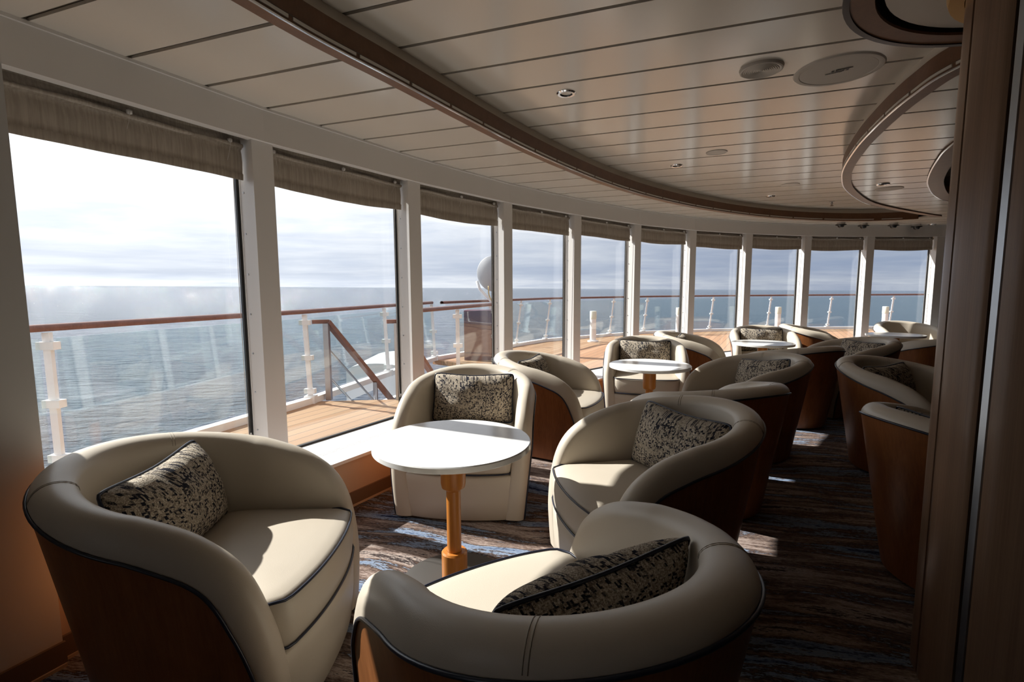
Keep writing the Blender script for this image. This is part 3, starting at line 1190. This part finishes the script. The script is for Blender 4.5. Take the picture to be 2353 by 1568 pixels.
def make_chair():
    root = empty('tub_chair')
    st = mirror(chair_sections())
    # wood shell
    mb = MB()
    rows = []
    for s in st:
        rows.append([s['floor'].lerp(s['pipe'], t / 6) for t in range(7)])
    mb.strip(rows)
    inn = []
    for s in st:
        inn.append([(s['floor'] - s['rad'] * .02).lerp(s['pipe'] - s['rad'] * .02, t / 6) for t in range(7)])
    mb.strip(inn)
    mb.build('shell', 'walnut', root, True)
    # padded rim, inside faces and arm fronts
    mb = MB()
    rows = []
    for s in st:
        P, C_, I = s['pipe'], s['crest'], s['inner']
        r = s['rad']
        row = []
        dfz = C_ - P
        ins1 = dfz.dot(r) * r
        lift1 = dfz - ins1
        for k in range(7):
            ph = PI / 2 * k / 6
            row.append(P + lift1 * math.sin(ph) + ins1 * (1 - math.cos(ph)))
        dfz = I - C_
        ins2 = dfz.dot(r) * r
        lift2 = dfz - ins2
        for k in range(1, 6):
            ph = PI / 2 * k / 5
            row.append(C_ + lift2 * (1 - math.cos(ph)) + ins2 * math.sin(ph))
        zb = min(.385, I.z)
        low = I - r * .03 * max(0, (I.z - zb) / .36)
        low = Vector((low.x, low.y, zb))
        for k in range(1, 6):
            row.append(I.lerp(low, k / 5))
        rows.append(row)
    mb.strip(rows)
    mb.build('upholstery', 'leather', root, True)
    # front base panel
    rows = []
    for z, f0, hw, bl in ((.012, .330, .275, .030), (.02, .336, .276, .032), (.12, .343, .288, .038), (.22, .343, .297, .044), (.262, .341, .30, .046), (.272, .334, .30, .044), (.274, .22, .30, .0)):
        row = []
        for k in range(25):
            u = -1 + 2 * k / 24
            row.append((u * hw, f0 + bl * (1 - abs(u) ** 2.2), z))
        rows.append(row)
    mb = MB()
    mb.strip(rows)
    mb.build('front_panel', 'leather', root, True)
    # piping along the shell edge
    mb = MB()
    mb.tube([s['pipe'] + s['rad'] * .003 for s in st], .0050, 8)
    mb.build('shell_piping', 'navy_piping', root, True)
    # stitched seams across the rim
    n = len(st)
    half = (n - 1) // 2
    for side in (0, 1):
        mb = MB()
        for off in (-1, 1):
            i = half + (10 if side else -10)
            a = st[i]
            nb = st[i + 1]
            sh = (nb['crest'] - a['crest']).normalized() * (.0045 * off)
            P, C_, I, r = a['pipe'], a['crest'], a['inner'], a['rad']
            pts = []
            dfz = C_ - P
            ins1 = dfz.dot(r) * r
            lift1 = dfz - ins1
            for k in range(1, 9):
                ph = PI / 2 * k / 8
                pts.append(P + lift1 * math.sin(ph) + ins1 * (1 - math.cos(ph)) + sh)
            dfz = I - C_
            ins2 = dfz.dot(r) * r
            lift2 = dfz - ins2
            for k in range(1, 7):
                ph = PI / 2 * k / 6
                pts.append(C_ + lift2 * (1 - math.cos(ph)) + ins2 * math.sin(ph) + sh)
            mb.tube(pts, .0011, 5)
        mb.build('seam', 'thread', root, True)
    # plinth
    mb = MB()
    pl = [s['floor'] for s in st]
    pl = [(p.x * .9, p.y * .9) for p in pl]
    mb.prism(poly_in(pl), 0.0, 0.03)
    mb.build('plinth', 'plinth_black', root)
    # seat cushion
    out = []
    hw = .307
    for k in range(29):                         # front edge right to left
        u = 1 - 2 * k / 28
        uu = abs(u)
        f = .338 + .048 * (1 - uu ** 2.2)
        if uu > .86:
            q = (uu - .86) / .14
            f -= .04 * (1 - math.sqrt(max(0, 1 - q * q)))
        out.append(Vector((u * hw, f, 0)))
    for k in range(1, 9):
        out.append(Vector((-hw, .298 - k * .298 / 8, 0)))
    for k in range(1, 32):
        th = PI * k / 32
        out.append(Vector((-hw * math.cos(th), -.34 * math.sin(th), 0)))
    for k in range(8):
        out.append(Vector((hw, k * .298 / 8, 0)))
    N = len(out)
    cen = Vector((0, .02, 0))

    def ring(inset, z, crown=0):
        row = []
        for i, p in enumerate(out):
            d = (p - cen)
            L_ = d.length
            q = cen + d * ((L_ - inset) / L_)
            row.append(Vector((q.x, q.y, z)))
        return row

    def scaled(sc, z):
        return [Vector((cen.x + (p.x - cen.x) * sc, cen.y + (p.y - cen.y) * sc, z)) for p in out]
    rings = [ring(.03, .276), ring(.008, .278), ring(.001, .286), ring(-.004, .32), ring(-.006, .36), ring(-.003, .40), ring(.001, .416), ring(.008, .426), ring(.022, .432),
             scaled(.85, .439), scaled(.65, .447), scaled(.4, .452), scaled(.2, .454)]
    mb = MB()
    vs = [p for r in rings for p in r] + [Vector((cen.x, cen.y, .455))]
    fs = []
    for i in range(len(rings) - 1):
        for k in range(N):
            fs.append((i * N + k, i * N + (k + 1) % N, (i + 1) * N + (k + 1) % N, (i + 1) * N + k))
    last = (len(rings) - 1) * N
    for k in range(N):
        fs.append((last + k, last + (k + 1) % N, len(vs) - 1))
    fs.append(tuple(range(N))[::-1])
    mb.add(vs, fs)
    cu = mb.build('seat_cushion', 'leather', root, True)
    fr = [out[i] for i in list(range(N - 4, N)) + list(range(0, 29)) + list(range(29, 33))]
    for z, ext in ((.425, .0015), (.283, .004)):
        mb = MB()
        pts = []
        for p in fr:
            d = (p - cen).normalized()
            pts.append(Vector((p.x, p.y, z)) + d * ext)
        mb.tube(pts, .0044, 8)
        mb.build('cushion_piping', 'navy_piping', cu, True)
    return root


def make_pillow():
    root = empty('throw_pillow')
    W, Hh, Tk = .265, .160, .090
    NU, NV = 34, 22
    rnd = random.Random(3)
    mb = MB()
    for side in (1, -1):
        rows = []
        for j in range(NV + 1):
            v = -1 + 2 * j / NV
            row = []
            for i in range(NU + 1):
                u = -1 + 2 * i / NU
                th = ((1 - abs(u) ** 2.6) * (1 - abs(v) ** 2.4))
                th = max(th, 0) ** .55
                pu = 1 - .04 * (1 - abs(v) ** 2) * (abs(u) ** 3) - .055 * v ** 8 * u ** 8
                pv = 1 - .13 * (1 - abs(u) ** 1.6) * (abs(v) ** 3) * (1 if v > 0 else .4) - .06 * v ** 8 * u ** 8
                wr = .006 * math.sin(u * 7 + v * 2) * th + .005 * math.sin(v * 9 - u * 4) * th
                pleat = -.016 * math.exp(-((abs(u) - .25) / .06) ** 2) * max(0, v) ** 2
                row.append((u * W * pu, side * (Tk * th + (wr + pleat) * th * 1.0), v * Hh * pv))
            rows.append(row)
        mb.strip(rows)
    o = mb.build('cushion', 'tweed', root, True)
    bm = bmesh.new()
    bm.from_mesh(o.data)
    bmesh.ops.remove_doubles(bm, verts=bm.verts, dist=1e-5)
    bmesh.ops.recalc_face_normals(bm, faces=bm.faces)
    bm.to_mesh(o.data)
    bm.free()
    pts = []
    n = 24
    for k in range(n):
        pts.append((-1 + 2 * k / n, -1))
    for k in range(n):
        pts.append((1, -1 + 2 * k / n))
    for k in range(n):
        pts.append((1 - 2 * k / n, 1))
    for k in range(n):
        pts.append((-1, 1 - 2 * k / n))
    P = []
    for u, v in pts:
        pu = 1 - .04 * (1 - abs(v) ** 2) * (abs(u) ** 3) - .055 * v ** 8 * u ** 8
        pv = 1 - .13 * (1 - abs(u) ** 1.6) * (abs(v) ** 3) * (1 if v > 0 else .4) - .06 * v ** 8 * u ** 8
        P.append((u * W * pu * 1.006, 0, v * Hh * pv * 1.006))
    mb = MB()
    mb.tube(P, .0048, 8, closed=True)
    mb.build('pillow_piping', 'navy_piping', root, True)
    return root


proto_chair = make_chair()
proto_pillow = make_pillow()
first = [True, True]
CG = 'tub chairs set round the lounge tables'
PG = 'tweed pillows on the tub chairs'


def place_chair(x, y, deg, label, pillow=None, plabel=None):
    """deg: heading of the seat front, counter-clockwise from +X"""
    o = proto_chair if first[0] else copy_tree(proto_chair)
    first[0] = False
    o.location = (x, y, 0)
    o.rotation_euler = (0, 0, math.radians(deg - 90))
    tag(o, label, 'chair', CG)
    if pillow:
        px, py, pdeg, tilt, pz, rl = pillow
        p = proto_pillow if first[1] else copy_tree(proto_pillow)
        first[1] = False
        mw = Matrix.Translation((x, y, 0)) @ Matrix.Rotation(math.radians(deg - 90), 4, 'Z')
        lm = Matrix.Translation((px, py, pz)) @ Matrix.Rotation(math.radians(pdeg), 4, 'Z') @ Matrix.Rotation(math.radians(tilt), 4, 'X') @ Matrix.Rotation(math.radians(rl), 4, 'Y')
        p.matrix_world = mw @ lm
        tag(p, plabel, 'pillow', PG)
    return o


PZ = .585
place_chair(-.985, 1.615, 0, 'tub chair at lower left, in front of the leftmost window, walnut side towards us',
            (0.01, -.15, 6, 20, PZ, 0), 'tweed pillow in the lower left chair, standing upright with piping facing up')
place_chair(.08, 1.16, 121, 'nearest tub chair at bottom centre, seen from behind and above',
            (-.01, -.17, 0, 20, PZ, 0), 'tweed pillow leaning in the nearest chair at bottom centre')
place_chair(.60, 2.17, 193, 'tub chair right of the nearest table, facing left with sunlit seat',
            (0.02, -.16, 12, 18, PZ, 0), 'tweed pillow in the chair right of the nearest table')
place_chair(-.27, 3.03, 264, 'tub chair behind the nearest table, facing the camera below the second window pillar',
            (0.0, -.16, 0, 16, PZ + .01, 0), 'sunlit tweed pillow behind the nearest white table top')
place_chair(.33, 3.98, -22, 'tub chair left of the middle table, walnut side in sun, seen from behind',
            (0.0, -.16, 0, 16, PZ, 0), 'tweed pillow showing over walnut chair left of the middle table')
place_chair(1.36, 5.06, 257, 'tub chair behind the middle table, facing the camera',
            (0.0, -.16, 0, 14, PZ + .01, 0), 'sunlit tweed pillow behind the middle table')
place_chair(1.80, 3.86, 185, 'tub chair right of the middle table, facing left',
            (0.02, -.16, 8, 18, PZ, 8), 'tweed pillow in the chair right of the middle table')
place_chair(1.16, 3.0, 114, 'tub chair in front of the middle table, only its dark back and rim seen')
place_chair(2.17, 5.85, -25, 'tub chair left of the third table, curved walnut side towards us',
            (0.0, -.16, 0, 16, PZ, 0), 'bit of tweed pillow over the chair left of the third table')
place_chair(3.30, 6.52, 255, 'tub chair behind the third table, facing the camera',
            (0.0, -.16, 0, 14, PZ + .01, 0), 'long half-shaded tweed pillow behind the third table')
place_chair(3.46, 5.16, 180, 'tub chair right of the third table, facing left',
            (0.02, -.16, 8, 18, PZ, 0), 'tweed pillow in the chair right of the third table')
place_chair(2.66, 4.80, 110, 'tub chair in front of the third table, back to the camera')
place_chair(4.25, 6.92, -25, 'farthest walnut tub chair under the third window from the right',
            (0.0, -.16, 0, 16, PZ - .02, 0), 'sliver of pale pillow on the farthest walnut chair')
place_chair(5.80, 7.27, 258, 'farthest tub chair under the rightmost window, behind the last table')
place_chair(4.75, 5.62, 110, 'dark tub chair in front of the last table, beside the column')
place_chair(2.80, 3.42, -64, 'shaded tub chair on the aisle with dark pillow, left of the column',
            (0.0, -.16, 0, 18, PZ, 0), 'dark tweed pillow in the shaded aisle chair by the column')
place_chair(2.06, 2.10, 5, 'shaded tub chair beside the column, its walnut back nearest the aisle',
            (0.0, -.16, 0, 18, PZ, 0), 'edge of tweed pillow in the chair half hidden by the column')


# ------------------------------------------------------------------ tables
def make_table():
    root = empty('lounge_table')
    mb = MB()
    r = .336
    mb.lathe([(r - .003, .626), (r, .629), (r, .648), (r - .004, .652), (0, .652)], 96)
    autosmooth(mb.build('table_top', 'quartz', root))
    mb = MB()
    mb.lathe([(.053, .626), (.054, .618), (.054, .465), (.050, .445), (.036, .435)], 40)
    autosmooth(mb.build('upper_sleeve', 'cherry', root))
    mb = MB()
    mb.lathe([(.036, .435), (.031, .430), (.031, .155)], 40)
    autosmooth(mb.build('pedestal', 'cherry', root))
    mb = MB()
    mb.lathe([(.032, .155), (.050, .155), (.056, .148), (.056, .018)], 40)
    autosmooth(mb.build('lower_sleeve', 'cherry', root))
    mb = MB()
    mb.lathe([(.235, .0), (.240, .004), (.238, .012), (.20, .017), (.05, .019)], 64)
    autosmooth(mb.build('base_plate', 'base_grey', root))
    return root


TG = 'round white lounge tables'
t0 = make_table()
for k, (x, y, lab) in enumerate(((-.257, 2.09, 'nearest round white-topped table on an orange wood pedestal'),
                                 (1.165, 4.19, 'middle round white-topped table before a sunlit chair'),
                                 (2.93, 5.81, 'third round white-topped table, farther along the windows'),
                                 (5.20, 6.76, 'farthest round white table top, by the column'))):
    o = t0 if k == 0 else copy_tree(t0)
    o.location = (x, y, 0)
    tag(o, lab, 'table', TG)

# ------------------------------------------------------------------ outside: deck
RA = [(-4.05, 0.2), (-3.13, 3.36), (-2.30, 5.62), (-1.85, 7.4), (-1.40, 9.0)]
RB = [(-1.40, 9.0), (-0.55, 10.2), (0.08, 11.1), (0.80, 12.1), (2.61, 13.4), (3.70, 14.1), (5.82, 14.75), (7.70, 15.1), (9.72, 15.4), (11.7, 15.5), (13.6, 15.5), (16.0, 15.3)]
glass_line = [(p.x, p.y) for p in offset_front(0.185)]
deck = glass_line[3:] + [(12, 7), (16.5, 9), (16.3, 15.5)] + [(x, y + 0.12) for x, y in reversed(RB[1:-1])] + [(-1.45, 9.05), (-0.30, 8.2), (-1.22, 5.80), (-2.36, 5.70), (-3.19, 3.4), (-4.13, 0.2), (-4.3, -1.5)]
bm = bmesh.new()
vs = [bm.verts.new((x, y, 0)) for x, y in deck]
ed = [bm.edges.new((vs[i - 1], vs[i])) for i in range(len(vs))]
bmesh.ops.triangle_fill(bm, use_beauty=True, edges=ed, normal=(0, 0, 1))
ext = bmesh.ops.extrude_face_region(bm, geom=bm.faces[:])
for v in [g for g in ext['geom'] if isinstance(g, bmesh.types.BMVert)]:
    v.co.z -= 0.08
bmesh.ops.recalc_face_normals(bm, faces=bm.faces)
me = bpy.data.meshes.new('deck')
bm.to_mesh(me)
bm.free()
me.materials.append(M['teak_deck'])
dk = bpy.data.objects.new('deck', me)
COL.objects.link(dk)
tag(dk, kind='structure')


def lean_pt(p, l, z):
    return Vector((p[0] + l[0] * z / 1.0, p[1] + l[1] * z / 1.0, z))


def railing(name, line, posts, lean, label, zr=1.04, glass=True, kerb=True, k=1.0):
    root = empty(name, (line[0][0], line[0][1], 0))
    tag(root, label, 'railing')
    off = Vector((line[0][0], line[0][1], 0))
    top = [lean_pt(p, lean, zr) - off for p in line]
    tp = catmull(top, 6) if len(line) > 5 else top
    mb = MB()
    n = len(tp)
    rows = []
    for i in range(n):
        a, b = tp[max(i - 1, 0)], tp[min(i + 1, n - 1)]
        t = (b - a).normalized()
        s = t.cross(Vector((0, 0, 1))).normalized()
        sec = [(-.035, -.02), (.035, -.02), (.042, 0), (.035, .02), (.015, .028), (-.015, .028), (-.035, .02), (-.042, 0), (-.035, -.02)]
        rows.append([tp[i] + s * a_ + Vector((0, 0, b_)) for a_, b_ in sec])
    mb.strip(rows)
    autosmooth(mb.build('handrail', 'rail_wood', root), 50)
    for p in posts:
        mb = MB()
        q = Vector((p[0], p[1], 0)) - off
        tl = lean_pt((0, 0), lean, zr - .03)
        mb.bar(q, q + tl, .05 * k, .03 * k, up=(lean[0] or .01, 1, 0))
        mb.box(q.x - .06, q.x + .06, q.y - .05, q.y + .05, 0, .09)
        po = mb.build('post', 'white_enamel', root)
        mb = MB()
        for zz in (.14, .52, .92):
            c = q + lean_pt((0, 0), lean, zz)
            mb.box(c.x - .06 * k, c.x + .06 * k, c.y - .03, c.y + .03, c.z - .027 * k, c.z + .027 * k)
        mb.build('clamp', 'white_enamel', po)
    if glass:
        for i in range(len(posts) - 1):
            a, b = Vector((*posts[i], 0)) - off, Vector((*posts[i + 1], 0)) - off
            t = (b - a).normalized()
            s = Vector((-t.y, t.x, 0)) * .012
            a2, b2 = a + t * .05, b - t * .05
            l1, l2_ = lean_pt((0, 0), lean, .10), lean_pt((0, 0), lean, .97)
            mb = MB()
            vs = []
            for dd in (0, 1):
                for P, L_ in ((a2, l1), (b2, l1), (b2, l2_), (a2, l2_)):
                    vs.append(P + L_ + s * dd)
            mb.add(vs, [(0, 1, 2, 3), (7, 6, 5, 4), (0, 4, 5, 1), (1, 5, 6, 2), (2, 6, 7, 3), (3, 7, 4, 0)])
            mb.build('glass_panel', 'rail_glass', root)
    if kerb:
        mb = MB()
        kl = [Vector((p[0], p[1], .035)) - off for p in line]
        for i in range(len(kl) - 1):
            mb.bar(kl[i], kl[i + 1], .10, .07)
        mb.build('kerb', 'white_enamel', root)
    return root


railing('deck_railing', RA, [(-3.82, .98), (-3.13, 3.36), (-2.30, 5.62), (-1.85, 7.4), (-1.40, 9.0)], (-.05, .05), 'wooden-topped glass railing outside the two leftmost windows')
railing('deck_railing', RB, [(-.55, 10.2), (.08, 11.1), (.80, 12.1), (2.61, 13.4), (3.70, 14.1), (5.82, 14.75), (7.70, 15.1), (9.72, 15.4), (11.7, 15.5), (13.6, 15.5)], (.13, .05), 'long curved railing at the far edge of the foredeck, posts leaning right', k=.75)
RCL = [(-1.20, 5.55), (-.72, 6.85), (-.25, 8.1)]
railing('deck_railing', RCL, [(-.74, 6.8), (-.27, 8.05)], (0, 0), 'short glass balustrade beside the stair opening, outside the third window', kerb=False)

# stair with its handrails
st_ = empty('stair_handrail', (-2.15, 5.78, 0))
tag(st_, 'sloping wooden stair handrail with steel posts, outside the second window', 'handrail')
dirv = Vector((.31, .95, 0)).normalized()
mb = MB()
top0 = Vector((0, 0, .92))
mb.bar(top0 - Vector((.16, 0, 0)), top0 + dirv * .05, .07, .045)
mb.bar(top0 + dirv * .02, top0 + dirv * 1.62 + Vector((0, 0, -1.46)), .07, .05)
mb.build('handrail', 'rail_wood', st_)
mb = MB()
mb.bar((0, 0, 0), (0, 0, .90), .06, .06)
mb.build('newel_post', 'brushed_steel', st_)
mb = MB()
pm = dirv * .95
mb.bar(pm + Vector((0, 0, -1.3)), pm + Vector((0, 0, .04)), .05, .05)
mb.build('post', 'brushed_steel', st_)
for z in (.62, .28):
    mb = MB()
    mb.tube([Vector((0, 0, z)), dirv * 1.5 + Vector((0, 0, z - 1.37))], .013, 8)
    mb.build('rod', 'brushed_steel', st_)
s2 = empty('stair_handrail', (-1.33, 5.78, 0))
tag(s2, 'second stair handrail post with wooden cap, half hidden by a window pillar', 'handrail')
mb = MB()
mb.bar((0, 0, 0), (0, 0, .90), .06, .06)
mb.build('newel_post', 'brushed_steel', s2)
mb = MB()
mb.bar(Vector((-.12, 0, .92)), dirv * .05 + Vector((0, 0, .92)), .07, .045)
mb.bar(dirv * .02 + Vector((0, 0, .92)), dirv * 1.62 + Vector((0, 0, -.54)), .07, .05)
mb.build('handrail', 'rail_wood', s2)
stp = empty('deck_stair', (-1.74, 5.86, 0))
tag(stp, 'white stair going down through the deck opening', 'stairs')
for k in range(7):
    mb = MB()
    c = dirv * (.10 + .25 * k)
    mb.box(c.x - .35, c.x + .37, c.y - .02, c.y + .24, -.20 * (k + 1) - .04, -.20 * (k + 1))
    mb.build('tread', 'white_enamel', stp)

# ship's side below the deck edge
mb = MB()
mb.prism(poly_in([(-4.6, 0), (-3.4, 3.6), (-2.6, 5.9), (-1.7, 8.9), (-.3, 10.6), (-.1, 8.4), (-1.0, 5.9), (-3.0, 0)]), -1.75, -1.65)
tag(mb.build('lower_deck', 'deck_paint'), kind='structure')
mb = MB()
ribbon(mb, [Vector((-2.9, 5.7)), Vector((-2.35, 7.4)), Vector((-1.75, 9.1)), Vector((-1.0, 10.3))], [Vector((-3.0, 5.7)), Vector((-2.45, 7.4)), Vector((-1.85, 9.15)), Vector((-1.05, 10.4))], -1.7, -.55)
tag(mb.build('bulwark', 'deck_paint'), 'white bulwark of the lower deck beyond the stair opening', 'bulwark')
mb = MB()
rows = []
for k in range(15):
    u = k / 14
    a = PI * u
    rows.append([(-2.45 - .55 * math.cos(a), yy, -.28 + .24 * math.sin(a) ** .6 if 0 < k < 14 else -.72 + .02 * math.sin(yy * 40)) for yy in [8.9 + j * .1 for j in range(19)]])
mb.strip(rows)
for yy, sgn in ((8.9, 1), (10.7, -1)):
    mb.add([(r[0][0], yy, r[0 if sgn > 0 else -1][2]) for r in rows] + [(-2.45, yy, -.5)], [(i, i + 1, 15) for i in range(14)])
tag(mb.build('boat_cover', 'white_enamel'), 'white boat cover below the railing, outside the second window', 'cover')
mb = MB()
mb.box(-.86, -.05, 8.95, 9.42, 0, .90)
tag(mb.build('deck_locker', 'maroon'), 'dark maroon deck locker behind the glass balustrade, outside the third window', 'locker')

# dish aerial
ds = empty('dish_aerial', (-.36, 10.0, .92))
tag(ds, 'dish aerial in shaded grey on a bracket, outside the third window', 'dish')
mb = MB()
prof = [(.36, 0), (.36, .015), (.27, -.045), (.14, -.08), (0, -.09)]
mb.lathe([(0, -.10), (.14, -.092), (.27, -.058), (.355, -.005), (.362, .0), (.36, .012), (.27, -.043), (.14, -.078), (0, -.088)], 48)
d = mb.build('dish', 'dish_shaded', ds, True)
d.rotation_euler = (math.radians(-80), 0, math.radians(-12))
d.location = (0.02, 0, .66)
mb = MB()
mb.tube([(-.33, .0, .52), (-.28, .02, .36), (-.05, .0, .12), (0.05, 0, 0)], .028, 10)
mb.tube([(0.05, 0, 0), (0.05, .03, .6)], .03, 10)
mb.build('bracket', 'white_enamel', ds, True)
mb = MB()
mb.tube(catmull([(-.10, -.06, .42), (-.09, -.09, .25), (-.02, -.07, .10), (.03, -.04, .0)], 5), .012, 6)
mb.build('cable', 'cable_yellow', ds, True)

# deck bollard lights
BL = [((1.95, 12.0), 'fourth'), ((4.62, 13.85), 'sixth'), ((7.45, 14.0), 'third from right'), ((10.45, 14.0), 'rightmost')]
bl = None
for k, ((x, y), nm) in enumerate(BL):
    if bl is None:
        bl = empty('deck_light')
        mb = MB()
        mb.lathe([(.13, 0), (.13, .03), (.075, .04), (.075, .55)], 28)
        autosmooth(mb.build('bollard', 'white_enamel', bl))
        mb = MB()
        mb.lathe([(.078, .55), (.080, .56), (.080, .72), (.074, .74), (0, .745)], 28)
        autosmooth(mb.build('lens', 'lamp_glass', bl))
        o = bl
    else:
        o = copy_tree(bl)
    o.location = (x, y, 0)
    tag(o, ['white bollard light on the foredeck, seen through the fifth window from left', 'white bollard light on the foredeck at the right side of the sixth window',
            'white bollard light on the foredeck seen through the third window from right', 'white bollard light on the foredeck seen through the rightmost window'][k], 'deck light', 'bollard lights on the foredeck')

# ------------------------------------------------------------------ sea
bm = bmesh.new()
bmesh.ops.create_circle(bm, cap_ends=True, cap_tris=True, segments=128, radius=30000)
me = bpy.data.meshes.new('sea')
bm.to_mesh(me)
bm.free()
me.materials.append(M['sea_water'])
sea = bpy.data.objects.new('sea', me)
COL.objects.link(sea)
sea.location = (0, 0, -18)
# the ship lists a little: the horizon falls towards the right
sea.rotation_euler = (0, math.radians(0.59), 0)
tag(sea, 'grey-blue rippled sea reaching to the horizon', 'sea', kind='stuff')
bpy.context.view_layer.update()
